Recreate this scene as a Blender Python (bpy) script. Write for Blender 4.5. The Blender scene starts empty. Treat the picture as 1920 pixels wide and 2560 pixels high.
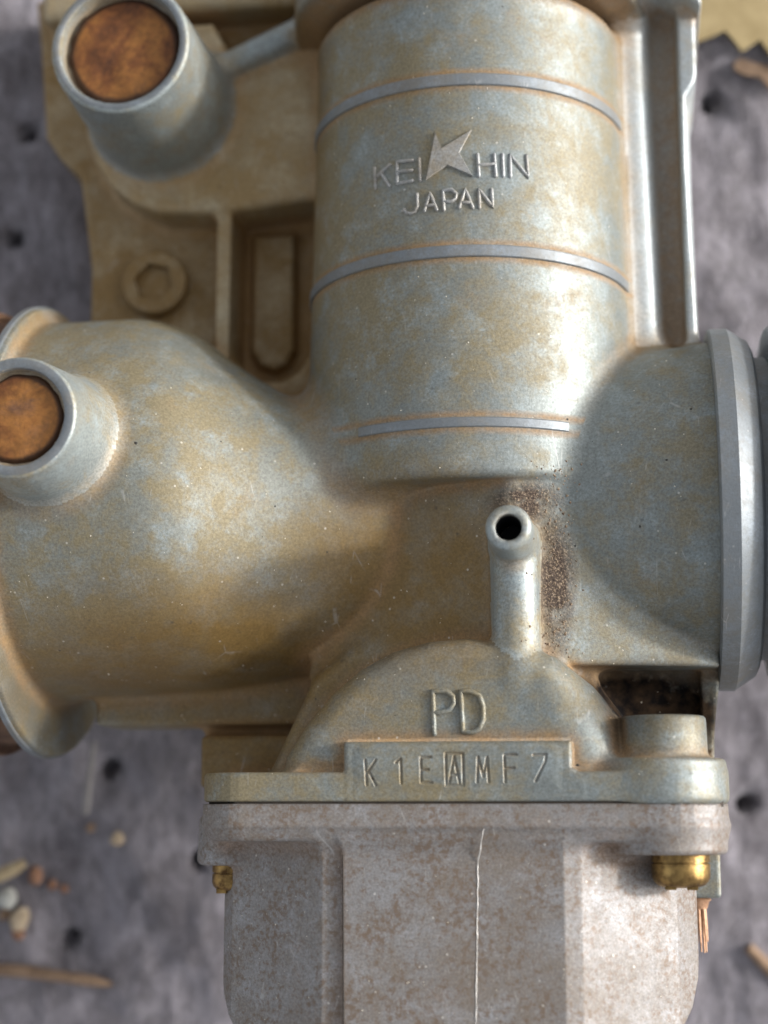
import bpy, bmesh, math, random
import numpy as np
from mathutils import Matrix, Vector
random.seed(4); rng = np.random.default_rng(4)
MM = 0.001
scene = bpy.context.scene
COL = scene.collection

# ------------------------------------------------------------------ camera, sky, sun, exposure
CAM_H = 190.0                                   # lens height above the cloth, mm
cam_d = bpy.data.cameras.new("camera"); cam = bpy.data.objects.new("camera", cam_d); COL.objects.link(cam)
cam.location = (0, 0, CAM_H*MM); cam.rotation_euler = (0, 0, 0)
cam_d.sensor_fit = 'AUTO'; cam_d.sensor_width = 36.0; cam_d.lens = 59.06
cam_d.clip_start = 0.005; cam_d.clip_end = 50.0
cam_d.dof.use_dof = True; cam_d.dof.focus_distance = 0.1475; cam_d.dof.aperture_fstop = 17.0
scene.camera = cam

# carburetor frame -> camera/world frame (it lies tipped on the cloth)
def rot(ax, a): return Matrix.Rotation(a, 3, ax)
RC = rot('X', -0.18) @ rot('Y', -0.14)
ORG = Vector((8.33, -0.4, CAM_H-163.0))*MM
SUN_E, SUN_A = math.radians(16.5), math.radians(8)
Ldir = RC @ Vector((math.cos(SUN_E)*math.cos(SUN_A), math.cos(SUN_E)*math.sin(SUN_A), math.sin(SUN_E)))
sun_d = bpy.data.lights.new("sun", 'SUN'); sun = bpy.data.objects.new("sun", sun_d); COL.objects.link(sun)
sun_d.energy = 1.8; sun_d.angle = math.radians(5.0); sun_d.color = (1.0, 0.965, 0.92)
sun.rotation_euler = Ldir.to_track_quat('Z', 'Y').to_euler(); sun.location = (0.4, 0.1, 0.3)

world = bpy.data.worlds.new("World"); scene.world = world; world.use_nodes = True
wn = world.node_tree.nodes; wl = world.node_tree.links
bg = wn['Background']
sky = wn.new('ShaderNodeTexSky'); sky.sky_type = 'NISHITA'; sky.sun_disc = False
sky.sun_elevation = math.asin(Ldir.z); sky.sun_rotation = math.atan2(Ldir.x, Ldir.y)
sky.air_density = 1.0; sky.dust_density = 4.0; sky.ozone_density = 1.0
hs = wn.new('ShaderNodeHueSaturation'); hs.inputs['Saturation'].default_value = 0.22      # thin white cloud
wl.new(sky.outputs[0], hs.inputs['Color']); wl.new(hs.outputs[0], bg.inputs['Color']); bg.inputs['Strength'].default_value = 0.15
scene.view_settings.view_transform = 'Standard'; scene.view_settings.look = 'None'
scene.view_settings.gamma = 1.0; scene.view_settings.exposure = 0.64
scene.render.film_transparent = False

# ------------------------------------------------------------------ object helpers
def link(o, parent=None):
    COL.objects.link(o)
    if parent is not None: o.parent = parent
    return o
def mesh_obj(name, verts, faces, mat, parent=None, smooth=True, scale=MM):
    me = bpy.data.meshes.new(name)
    me.from_pydata([tuple(float(c)*scale for c in v) for v in verts], [], [tuple(f) for f in faces])
    if smooth: me.polygons.foreach_set('use_smooth', [True]*len(me.polygons))
    me.materials.append(mat); me.update()
    return link(bpy.data.objects.new(name, me), parent)
def thing(o, label, cat, group=None):
    o['label'] = label; o['category'] = cat
    if group: o['group'] = group
    return o

# ------------------------------------------------------------------ material helper
class NT:
    def __init__(s, name):
        s.m = bpy.data.materials.new(name); s.m.use_nodes = True
        s.n = s.m.node_tree.nodes; s.l = s.m.node_tree.links
        s.b = s.n['Principled BSDF']
        tc = s.n.new('ShaderNodeTexCoord'); mp = s.n.new('ShaderNodeMapping')
        mp.inputs['Scale'].default_value = (1000, 1000, 1000)
        s.l.new(tc.outputs['Object'], mp.inputs['Vector']); s.co = mp.outputs[0]
    def lk(s, a, b):
        if hasattr(a, 'node') or isinstance(a, bpy.types.NodeSocket): s.l.new(a, b)
        else: b.default_value = a
    def noise(s, sc, det=4, rough=.55, stretch=None, off=0.0, dist=0.0):
        v = s.co
        if stretch or off:
            mp = s.n.new('ShaderNodeMapping'); mp.inputs['Scale'].default_value = stretch or (1, 1, 1)
            mp.inputs['Location'].default_value = (off, off*.7, -off)
            s.l.new(v, mp.inputs['Vector']); v = mp.outputs[0]
        t = s.n.new('ShaderNodeTexNoise'); t.inputs['Scale'].default_value = sc
        t.inputs['Detail'].default_value = det; t.inputs['Roughness'].default_value = rough
        t.inputs['Distortion'].default_value = dist
        s.l.new(v, t.inputs['Vector']); return t.outputs['Fac']
    def voro(s, sc, rnd=1.0):
        t = s.n.new('ShaderNodeTexVoronoi'); t.inputs['Scale'].default_value = sc
        t.inputs['Randomness'].default_value = rnd
        s.l.new(s.co, t.inputs['Vector']); return t
    def ramp(s, f, stops):
        r = s.n.new('ShaderNodeValToRGB'); e = r.color_ramp.elements
        while len(e) < len(stops): e.new(0.5)
        for i, (p, c) in enumerate(stops):
            e[i].position = p; e[i].color = (c, c, c, 1) if not hasattr(c, '__len__') else (*c, 1)
        s.l.new(f, r.inputs[0]); return r.outputs[0]
    def math(s, op, a, b=0.0, clamp=False):
        t = s.n.new('ShaderNodeMath'); t.operation = op; t.use_clamp = clamp
        s.lk(a, t.inputs[0]); s.lk(b, t.inputs[1]); return t.outputs[0]
    def mix(s, f, a, b, mode='MIX'):
        t = s.n.new('ShaderNodeMix'); t.data_type = 'RGBA'; t.blend_type = mode
        s.lk(f, t.inputs[0])
        for v, i in ((a, 6), (b, 7)):
            if isinstance(v, tuple): t.inputs[i].default_value = (*v, 1)
            else: s.l.new(v, t.inputs[i])
        return t.outputs[2]
    def mixf(s, f, a, b):
        t = s.n.new('ShaderNodeMix'); t.data_type = 'FLOAT'
        s.lk(f, t.inputs[0]); s.lk(a, t.inputs[2]); s.lk(b, t.inputs[3]); return t.outputs[0]
    def attr(s, name):
        t = s.n.new('ShaderNodeAttribute'); t.attribute_name = name; return t.outputs['Fac']
    def ball(s, c, r0, r1, squash=(1, 1, 1)):       # 1 inside r0 .. 0 beyond r1 around a point (mm)
        mp = s.n.new('ShaderNodeMapping'); mp.inputs['Scale'].default_value = squash
        mp.inputs['Location'].default_value = tuple(-c[i]*squash[i] for i in range(3))
        s.l.new(s.co, mp.inputs['Vector'])
        ln = s.n.new('ShaderNodeVectorMath'); ln.operation = 'LENGTH'; s.l.new(mp.outputs[0], ln.inputs[0])
        mr = s.n.new('ShaderNodeMapRange'); mr.inputs[1].default_value = r0; mr.inputs[2].default_value = r1
        mr.inputs[3].default_value = 1.0; mr.inputs[4].default_value = 0.0
        s.l.new(ln.outputs['Value'], mr.inputs[0]); return mr.outputs[0]
    def bump(s, parts):                              # [(fac, mm)]
        prev = None
        for f, d in parts:
            b = s.n.new('ShaderNodeBump'); b.inputs['Strength'].default_value = 1.0
            b.inputs['Distance'].default_value = d*MM; s.l.new(f, b.inputs['Height'])
            if prev is not None: s.l.new(prev, b.inputs['Normal'])
            prev = b.outputs[0]
        s.l.new(prev, s.b.inputs['Normal'])
    def out(s, col, rough, metal):
        s.lk(col, s.b.inputs['Base Color']) if not isinstance(col, tuple) else setattr(s.b.inputs['Base Color'], 'default_value', (*col, 1))
        s.lk(rough, s.b.inputs['Roughness']); s.lk(metal, s.b.inputs['Metallic'])
        return s.m

def cast_material(name, grey, tan, dustc, warm=0.5, speck=0.5, soot_shade=False, mottled=0.0, metal_k=1.0, grain_k=.78):
    t = NT(name)
    big = t.noise(.09, 5, .6, off=3.0)
    mid = t.noise(.38, 6, .65, off=11.0, dist=.6)
    fine = t.noise(2.2, 5, .7, off=7.0)
    grain = t.noise(9.0, 3, .6)
    f = t.math('ADD', t.math('MULTIPLY', big, .9), t.math('MULTIPLY', mid, .75))
    f = t.math('ADD', f, t.math('MULTIPLY', fine, .35))
    f = t.math('SUBTRACT', f, .5)
    tanf = t.ramp(f, [(.50-.26*warm, 0.0), (.78-.26*warm, 1.0)])
    dust_a = t.attr('dust')
    if soot_shade:            # clay dust caught along the edges of the raised bands
        sx = t.n.new('ShaderNodeSeparateXYZ'); t.l.new(t.co, sx.inputs[0]); pul = None
        for yb in (37.35, 38.9, 20.75, 22.25, 4.95, 6.3):
            p = t.math('SUBTRACT', 1.0, t.math('DIVIDE', t.math('ABSOLUTE', t.math('SUBTRACT', sx.outputs[1], yb)), .55), True)
            pul = p if pul is None else t.math('MAXIMUM', pul, p)
        rr = t.math('SQRT', t.math('ADD', t.math('POWER', t.math('SUBTRACT', sx.outputs[0], .2), 2.0), t.math('POWER', sx.outputs[2], 2.0)))
        pul = t.math('MULTIPLY', pul, t.math('LESS_THAN', t.math('ABSOLUTE', t.math('SUBTRACT', rr, 15.7)), .75))
        dust_a = t.math('MAXIMUM', dust_a, t.math('MULTIPLY', pul, .85))
    grime_shade = None
    if soot_shade:            # left half browner: clay film, with warm bounce light painted in
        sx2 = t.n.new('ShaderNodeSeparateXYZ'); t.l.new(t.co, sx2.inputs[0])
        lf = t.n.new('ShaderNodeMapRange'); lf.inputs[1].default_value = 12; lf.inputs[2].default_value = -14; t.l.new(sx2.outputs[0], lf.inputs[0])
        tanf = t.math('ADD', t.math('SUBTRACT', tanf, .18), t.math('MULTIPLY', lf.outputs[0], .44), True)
        grime_shade = t.math('MAXIMUM', t.ball((-4, -8, 11), 5, 12, (.8, 1, .6)), t.ball((-24, -15, 9), 5, 13, (.5, 1.15, .7)))  # brown grime and painted shade: middle block, under the bell, barrel's left edge
        grime_shade = t.math('MAXIMUM', grime_shade, t.ball((-22, -24, 0), 4, 9, (.6, 1, .5)))
        grime_shade = t.math('MAXIMUM', grime_shade, t.ball((-15.5, 40, 2), 2, 9, (1, .30, 1)))
        grime_shade = t.math('MULTIPLY', grime_shade, t.ramp(t.noise(.25, 6, .68, off=41.0), [(.3, .6), (.55, 1.0)]))
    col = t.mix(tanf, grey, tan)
    grime_shade_c = (.20, .120, .032)
    pale = t.ramp(t.noise(.30, 9, .68, off=23.0), [(.50, 0.0), (.66, 1.0)])
    pale = t.math('MULTIPLY', pale, t.ramp(t.noise(3.4, 4, .7, off=29.0), [(.35, .15), (.6, 1.0)]))
    col = t.mix(t.math('MULTIPLY', pale, .75), col, tuple(min(.6, k*c) for k, c in zip((1.34, 1.42, 1.52), grey)))
    if grime_shade is not None: col = t.mix(t.math('MULTIPLY', grime_shade, .92), col, grime_shade_c)
    # dust caught in the fillets: noisy orange clay
    dn = t.math('MULTIPLY', dust_a, t.ramp(t.noise(.8, 5, .65, off=5.0), [(.25, .45), (.6, 1.25)]))
    patch = t.ramp(t.noise(.16, 4, .6, off=31.0), [(.60, 0.0), (.74, .38)])
    patch = t.math('MULTIPLY', patch, t.ramp(t.noise(1.6, 4, .7, off=2.0), [(.42, 0.0), (.62, 1.0)]))
    dn = t.math('MAXIMUM', dn, patch, True)
    dn = t.math('MULTIPLY', dn, .8, True)
    col = t.mix(dn, col, dustc)
    # fine value grain
    g2 = t.ramp(t.noise(4.5, 4, .7, off=1.5), [(.28, .55), (.72, 1.38)])
    col = t.mix(grain_k, col, g2, 'MULTIPLY')
    if mottled > 0:
        mt = t.ramp(t.math('ADD', t.math('MULTIPLY', t.noise(2.1, 5, .66, off=13.0), .75), t.math('MULTIPLY', t.noise(.28, 3, .5, off=19.0), .3)), [(.52, 0.0), (.64, 1.0)])
        col = t.mix(t.math('MULTIPLY', mt, mottled), col, (.16, .11, .075))
    # dark pits and pale chips
    v = t.voro(.55); pit = t.ramp(v.outputs['Distance'], [(.05, 1.0), (.11, 0.0)])
    vc = t.n.new('ShaderNodeSeparateColor'); t.l.new(v.outputs['Color'], vc.inputs[0])
    pit = t.math('MULTIPLY', pit, t.math('GREATER_THAN', vc.outputs[0], .82))
    col = t.mix(t.math('MULTIPLY', pit, .8*speck), col, (.05, .045, .04))
    v2 = t.voro(1.0); chip = t.ramp(v2.outputs['Distance'], [(.06, 1.0), (.13, 0.0)])
    vd = t.n.new('ShaderNodeSeparateColor'); t.l.new(v2.outputs['Color'], vd.inputs[0])
    chip = t.math('MULTIPLY', chip, t.math('GREATER_THAN', vd.outputs[1], .83))
    col = t.mix(t.math('MULTIPLY', chip, .9*speck), col, (.80, .77, .70))
    # hairline scuffs: stretched cell borders, broken up by noise
    for ang, off in ((.55, 0.0), (-.9, 31.0)):
        mp = t.n.new('ShaderNodeMapping'); mp.inputs['Rotation'].default_value = (.2, .3, ang); mp.inputs['Scale'].default_value = (.42, .075, .2); mp.inputs['Location'].default_value = (off, off, 0)
        t.l.new(t.co, mp.inputs['Vector']); vv = t.n.new('ShaderNodeTexVoronoi'); vv.feature = 'DISTANCE_TO_EDGE'; vv.inputs['Scale'].default_value = 1.0; t.l.new(mp.outputs[0], vv.inputs['Vector'])
        ln = t.ramp(vv.outputs['Distance'], [(.006, 1.0), (.016, 0.0)])
        ln = t.math('MULTIPLY', ln, t.ramp(t.noise(.33, 4, .6, off=51.0+off), [(.60, 0.0), (.69, .36)]))
        col = t.mix(ln, col, (.52, .52, .50))
    metal = t.mixf(tanf, .48*metal_k, .22*metal_k)
    metal = t.mixf(dn, metal, .05)
    rough = t.math('ADD', t.mixf(tanf, .42, .54), t.math('MULTIPLY', fine, .12))
    rough = t.math('ADD', rough, t.math('MULTIPLY', dn, .25), True)
    bumps = [(mid, .014), (fine, .022), (grain, .014)]
    if soot_shade:
        s1 = t.ball((15.5, -19.5, 4.0), 3.5, 8.5, (.75, 1.5, .6))  # sooty black under the outlet, spread wider to paint in the wall's shade
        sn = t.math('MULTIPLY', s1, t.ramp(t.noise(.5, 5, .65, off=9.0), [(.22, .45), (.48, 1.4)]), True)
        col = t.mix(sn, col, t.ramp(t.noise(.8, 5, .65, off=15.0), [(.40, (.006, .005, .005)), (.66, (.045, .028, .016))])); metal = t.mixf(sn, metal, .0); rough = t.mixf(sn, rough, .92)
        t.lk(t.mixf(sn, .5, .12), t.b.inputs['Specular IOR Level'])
        # gritty brown deposit beside the vent pipe
        g = t.math('MAXIMUM', t.ball((8.6, -8.4, 12.8), .5, 2.3, (1.0, .30, .5)), t.ball((6.2, -1.3, 13.5), .6, 2.3, (.55, 1.0, .5)))
        g = t.math('MULTIPLY', g, t.ramp(t.noise(.55, 3, .6, off=4.0), [(.30, .35), (.50, 1.25)]), True)
        gr = t.ramp(t.noise(5.0, 3, .75, off=17.0), [(.40, (.045, .030, .022)), (.54, (.10, .068, .048)), (.64, (.34, .26, .18))])
        col = t.mix(g, col, gr); metal = t.mixf(g, metal, 0.0); rough = t.mixf(g, rough, .8)
        bumps.append((t.math('MULTIPLY', g, t.noise(3.2, 3, .7, off=17.0)), .22))
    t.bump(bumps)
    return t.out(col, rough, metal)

M_CAST = cast_material('cast_zinc', (.220, .243, .236), (.232, .196, .120), (.30, .18, .08), warm=.50, soot_shade=True)
M_TUBE = cast_material('cast_zinc_bluish', (.30, .335, .335), (.29, .25, .165), (.34, .25, .15), warm=.35, speck=.3)
M_DEEP = cast_material('cast_zinc_brown', (.32, .245, .145), (.255, .16, .058), (.33, .19, .07), warm=.72, speck=.3)
M_COOL = cast_material('cast_zinc_cool', (.42, .46, .475), (.40, .37, .31), (.40, .28, .17), warm=.10, speck=.3)
M_SHELF = cast_material('cast_zinc_tan', (.40, .325, .21), (.36, .25, .115), (.36, .22, .10), warm=.6, speck=.3)
M_BOWL = cast_material('cast_bowl', (.250, .240, .236), (.205, .175, .148), (.28, .18, .115), warm=.5, speck=.5, mottled=.85, metal_k=.45)
M_BAND = cast_material('machined_band', (.205, .225, .240), (.195, .188, .172), (.36, .25, .14), warm=.3, speck=.2, grain_k=.3)
M_LETTER = cast_material('raised_letter', (.34, .345, .34), (.32, .28, .22), (.40, .28, .16), warm=.4, speck=.1)

def rust_material():
    t = NT('rusty_plug')
    a = t.noise(.17, 6, .62, off=6.0, dist=.5); b = t.noise(1.7, 5, .7)
    col = t.ramp(a, [(.30, (.075, .030, .016)), (.46, (.19, .070, .022)), (.60, (.36, .155, .040)), (.74, (.17, .085, .05))])
    sp = t.ramp(b, [(.34, (.35, .35, .35)), (.62, (1.25, 1.2, 1.1))])
    col = t.mix(.45, col, sp, 'MULTIPLY')
    col = t.mix(t.math('MULTIPLY', t.ramp(t.math('ADD', t.attr('rim'), t.math('MULTIPLY', a, .25)), [(.93, 0.0), (1.0, 1.0)]), .85), col, (.03, .016, .012))  # edge ring darkened: recess shade painted in, along with caught dirt
    t.bump([(b, .07), (a, .12), (t.noise(8, 3), .02)])
    return t.out(col, t.mixf(a, .75, .5), .25)
M_RUST = rust_material()

def simple(name, c1, c2, rough, metal, sc=1.0, bump=.03):
    t = NT(name); a = t.noise(sc, 5, .65, off=2.0); g = t.noise(sc*6, 3, .6)
    col = t.ramp(a, [(.32, c1), (.66, c2)])
    t.bump([(g, bump), (a, bump)])
    return t.out(col, t.mixf(g, rough-.08, rough+.1), metal)
M_BRASS = simple('tarnished_brass', (.085, .045, .018), (.46, .30, .11), .36, .9, .8, .03)
M_COPPER = simple('copper_strands', (.30, .16, .09), (.52, .32, .20), .5, .4, 1.5)
M_SEAM = simple('bare_flash', (.55, .53, .50), (.75, .73, .70), .4, .5, 2.0)
M_DARK = simple('dark_bore', (.01, .01, .014), (.02, .02, .025), .6, .2)
M_COLLAR = simple('rusty_collar', (.075, .04, .025), (.19, .105, .06), .75, .1, .5, .06)
M_GASKET = simple('gasket_seam', (.03, .026, .022), (.06, .045, .035), .8, 0.0)

# ------------------------------------------------------------------ signed distance modelling (mm, carburetor frame)
def hyp(a, b): return np.sqrt(a*a+b*b)
def box(c, h, r):
    def f(x, y, z):
        qx = np.abs(x-c[0])-h[0]+r; qy = np.abs(y-c[1])-h[1]+r; qz = np.abs(z-c[2])-h[2]+r
        o = np.sqrt(np.maximum(qx, 0)**2+np.maximum(qy, 0)**2+np.maximum(qz, 0)**2)
        return o+np.minimum(np.maximum(qx, np.maximum(qy, qz)), 0)-r
    return f
def bx(x0, x1, y0, y1, z0, z1, r=.4): return box(((x0+x1)/2, (y0+y1)/2, (z0+z1)/2), ((x1-x0)/2, (y1-y0)/2, (z1-z0)/2), r)
def rounded(d2, dz, r):
    a = d2+r; b = dz+r
    return np.minimum(np.maximum(a, b), 0)+hyp(np.maximum(a, 0), np.maximum(b, 0))-r
def cyl(ax, c, r0, r1, t0, t1, rr=.3):
    """cylinder / cone along axis ax (0,1,2); c = the two other coordinates; radius r0 at t0 -> r1 at t1"""
    def f(x, y, z):
        p = (x, y, z); t = p[ax]; o = [p[i] for i in range(3) if i != ax]
        rad = r0+(r1-r0)*np.clip((t-t0)/(t1-t0), 0, 1)
        d = (hyp(o[0]-c[0], o[1]-c[1])-rad)*(1/np.sqrt(1+((r1-r0)/(t1-t0))**2))
        return rounded(d, np.abs(t-(t0+t1)/2)-(t1-t0)/2, rr)
    return f
def capsule(a, b, ra, rb=None):
    a = np.array(a, float); b = np.array(b, float); rb = ra if rb is None else rb; ba = b-a; n = (ba*ba).sum()
    def f(x, y, z):
        px, py, pz = x-a[0], y-a[1], z-a[2]
        h = np.clip((px*ba[0]+py*ba[1]+pz*ba[2])/n, 0, 1)
        return np.sqrt((px-ba[0]*h)**2+(py-ba[1]*h)**2+(pz-ba[2]*h)**2)-(ra+(rb-ra)*h)
    return f
def polysd(px, py, P):
    P = np.array(P, float); n = len(P)
    d = np.full(px.shape, 1e9); s = np.ones(px.shape)
    for i in range(n):
        a = P[i]; b = P[i-1]; ex, ey = b-a
        wx, wy = px-a[0], py-a[1]
        h = np.clip((wx*ex+wy*ey)/(ex*ex+ey*ey), 0, 1)
        d = np.minimum(d, (wx-ex*h)**2+(wy-ey*h)**2)
        c1 = py >= a[1]; c2 = py < b[1]; c3 = ex*wy > ey*wx
        flip = (c1 & c2 & c3) | (~c1 & ~c2 & ~c3)
        s = np.where(flip, -s, s)
    return s*np.sqrt(d)
def extr(P, ax, t0, t1, r, grow=0.0):
    """polygon in the plane across axis ax, extruded t0..t1, edges rounded by r"""
    def f(x, y, z):
        p = (x, y, z); o = [p[i] for i in range(3) if i != ax]
        return rounded(polysd(o[0], o[1], P)-grow, np.abs(p[ax]-(t0+t1)/2)-(t1-t0)/2, r)
    return f
def smooth_tab(xs, ys):
    xs = np.array(xs, float); ys = np.array(ys, float)
    g = np.linspace(xs[0], xs[-1], 600); v = np.interp(g, xs, ys)
    w = max(3, int(min(6.0, .22*(xs[-1]-xs[0]))/(g[1]-g[0]))); k = np.hanning(w+2)[1:-1]; k /= k.sum()
    v = np.convolve(np.pad(v, w//2+1, mode='edge'), k, 'same')[w//2+1:-(w//2+1)]
    return g, v
def bell(x0, x1, cy, fr, up, dn):
    tf, tu, td = smooth_tab(*zip(*fr)), smooth_tab(*zip(*up)), smooth_tab(*zip(*dn))
    def f(x, y, z):
        b = np.interp(x, *tf); a = np.where(y > cy, np.interp(x, *tu), np.interp(x, *td))
        q = hyp((y-cy)/a, z/b); g = hyp((y-cy)/(a*a), z/(b*b))
        d = np.where(q > .3, (q-1)*q/np.maximum(g, 1e-6), -np.minimum(a, b)*.7)*.88
        return rounded(d, np.abs(x-(x0+x1)/2)-(x1-x0)/2, .3)
    return f

ARCH = [(-15.4, -26), (-15.0, -23.6), (-13.2, -20.8), (-10.9, -18.1), (-8.4, -16.0), (-5.6, -14.5), (-2.4, -13.65), (.9, -13.4),
        (5, -13.9), (8.6, -15.1), (11.7, -17.5), (14.0, -20.2), (14.4, -21.0), (14.4, -26)]
PED = [(-18.6, -26), (-17.4, -24.2), (-13.6, -16.2), (-10.5, -14.2), (-5, -12.6), (5, -12.4), (8, -13.8), (12, -16.9), (15.0, -21), (15.4, -26)]
PLATE = [(-49, 66), (-47.6, 55), (-46.6, 44.3), (-44.8, 41.6), (-42.6, 39.6), (-41.7, 34), (-41.0, 29), (-40.9, 14), (-8, 10), (-8, 66)]
SHELF = [(-40.2, 54), (-40.2, 42.1), (-39.3, 38.9), (-37.5, 36.2), (-35, 34.2), (-32.4, 33.1), (-28, 32.7), (-24.4, 32.9), (-16.7, 33.6), (-10, 33.8),
         (-10, 54.2), (-13, 53.5), (-24.4, 49.3), (-27, 54)]
RIM = [(-26.1, 20), (-26.1, 12), (-20, 8), (-13, 10), (-13.5, 20)]
SLOT = [(-24.5, 34.5), (-24.5, 18.0), (-23.6, 16.6), (-21.6, 15.3), (-19.6, 15.2), (-17.8, 16.2), (-16.6, 18.0), (-16.4, 34.5)]
PANEL = [(-23.3, 31.9), (-23.4, 19.2), (-22.4, 17.6), (-20.9, 17.0), (-19.5, 17.6), (-18.7, 19.2), (-18.8, 31.9)]
def roundpoly(P, R):
    out = []
    for i, (p, r) in enumerate(zip(P, R)):
        p = Vector(p)
        if r <= 0: out.append(tuple(p)); continue
        a = (Vector(P[i-1])-p).normalized(); b = (Vector(P[(i+1) % len(P)])-p).normalized()
        half = math.acos(max(-1, min(1, a.dot(b))))/2; t = r/math.tan(half); c = p+(a+b).normalized()*(r/math.sin(half))
        s0 = p+a*t-c; s1 = p+b*t-c; w0 = math.atan2(s0.y, s0.x); dw = (math.atan2(s1.y, s1.x)-w0+math.pi) % (2*math.pi)-math.pi
        out += [(c.x+r*math.cos(w0+dw*k/7), c.y+r*math.sin(w0+dw*k/7)) for k in range(8)]
    return out
TOPFL = roundpoly([(-22.5, -13), (-22.5, 17.1), (22.8, 17.1), (22.8, -13)], [0, 4.0, 5.5, 0])

def smax(a, b, k): h = np.maximum(k-np.abs(a-b), 0)/k; return np.maximum(a, b)+h*h*k*.25
def barrel_body(x, y, z):       # slide barrel, its lower left corner cut back where the bell runs in
    return smax(cyl(1, (.2, 0), 16.05, 15.15, .7, 47.5, .95)(x, y, z), -.815*(x+8.6)-.582*(y-.6), 1.2)
def arch_body(x, y, z):         # arched boss, its right flank sloping off towards the screw boss
    return smax(extr(ARCH, 2, -2, 15.9, 2.0)(x, y, z), .66*(x-10.0)+.30*(y+18.8)+.69*(z-15.9), 1.6)
def roof_block(x, y, z):        # middle block: ridge under the vent pipe, falling away to both sides
    d = extr([(-9, -19), (-14.2, -15.6), (-15.0, -9), (-6, 3), (8.5, 2.2), (22.9, -8), (22.9, -15.5), (8, -15.6)], 2, -4, 15.0, .4)(x, y, z)
    zr = z-13.0-.06*(y+8)
    return smax(smax(d, (zr+.37*(2.2-x))/1.077, .5), (zr+.33*(x-7.6))/1.064, .5)
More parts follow.
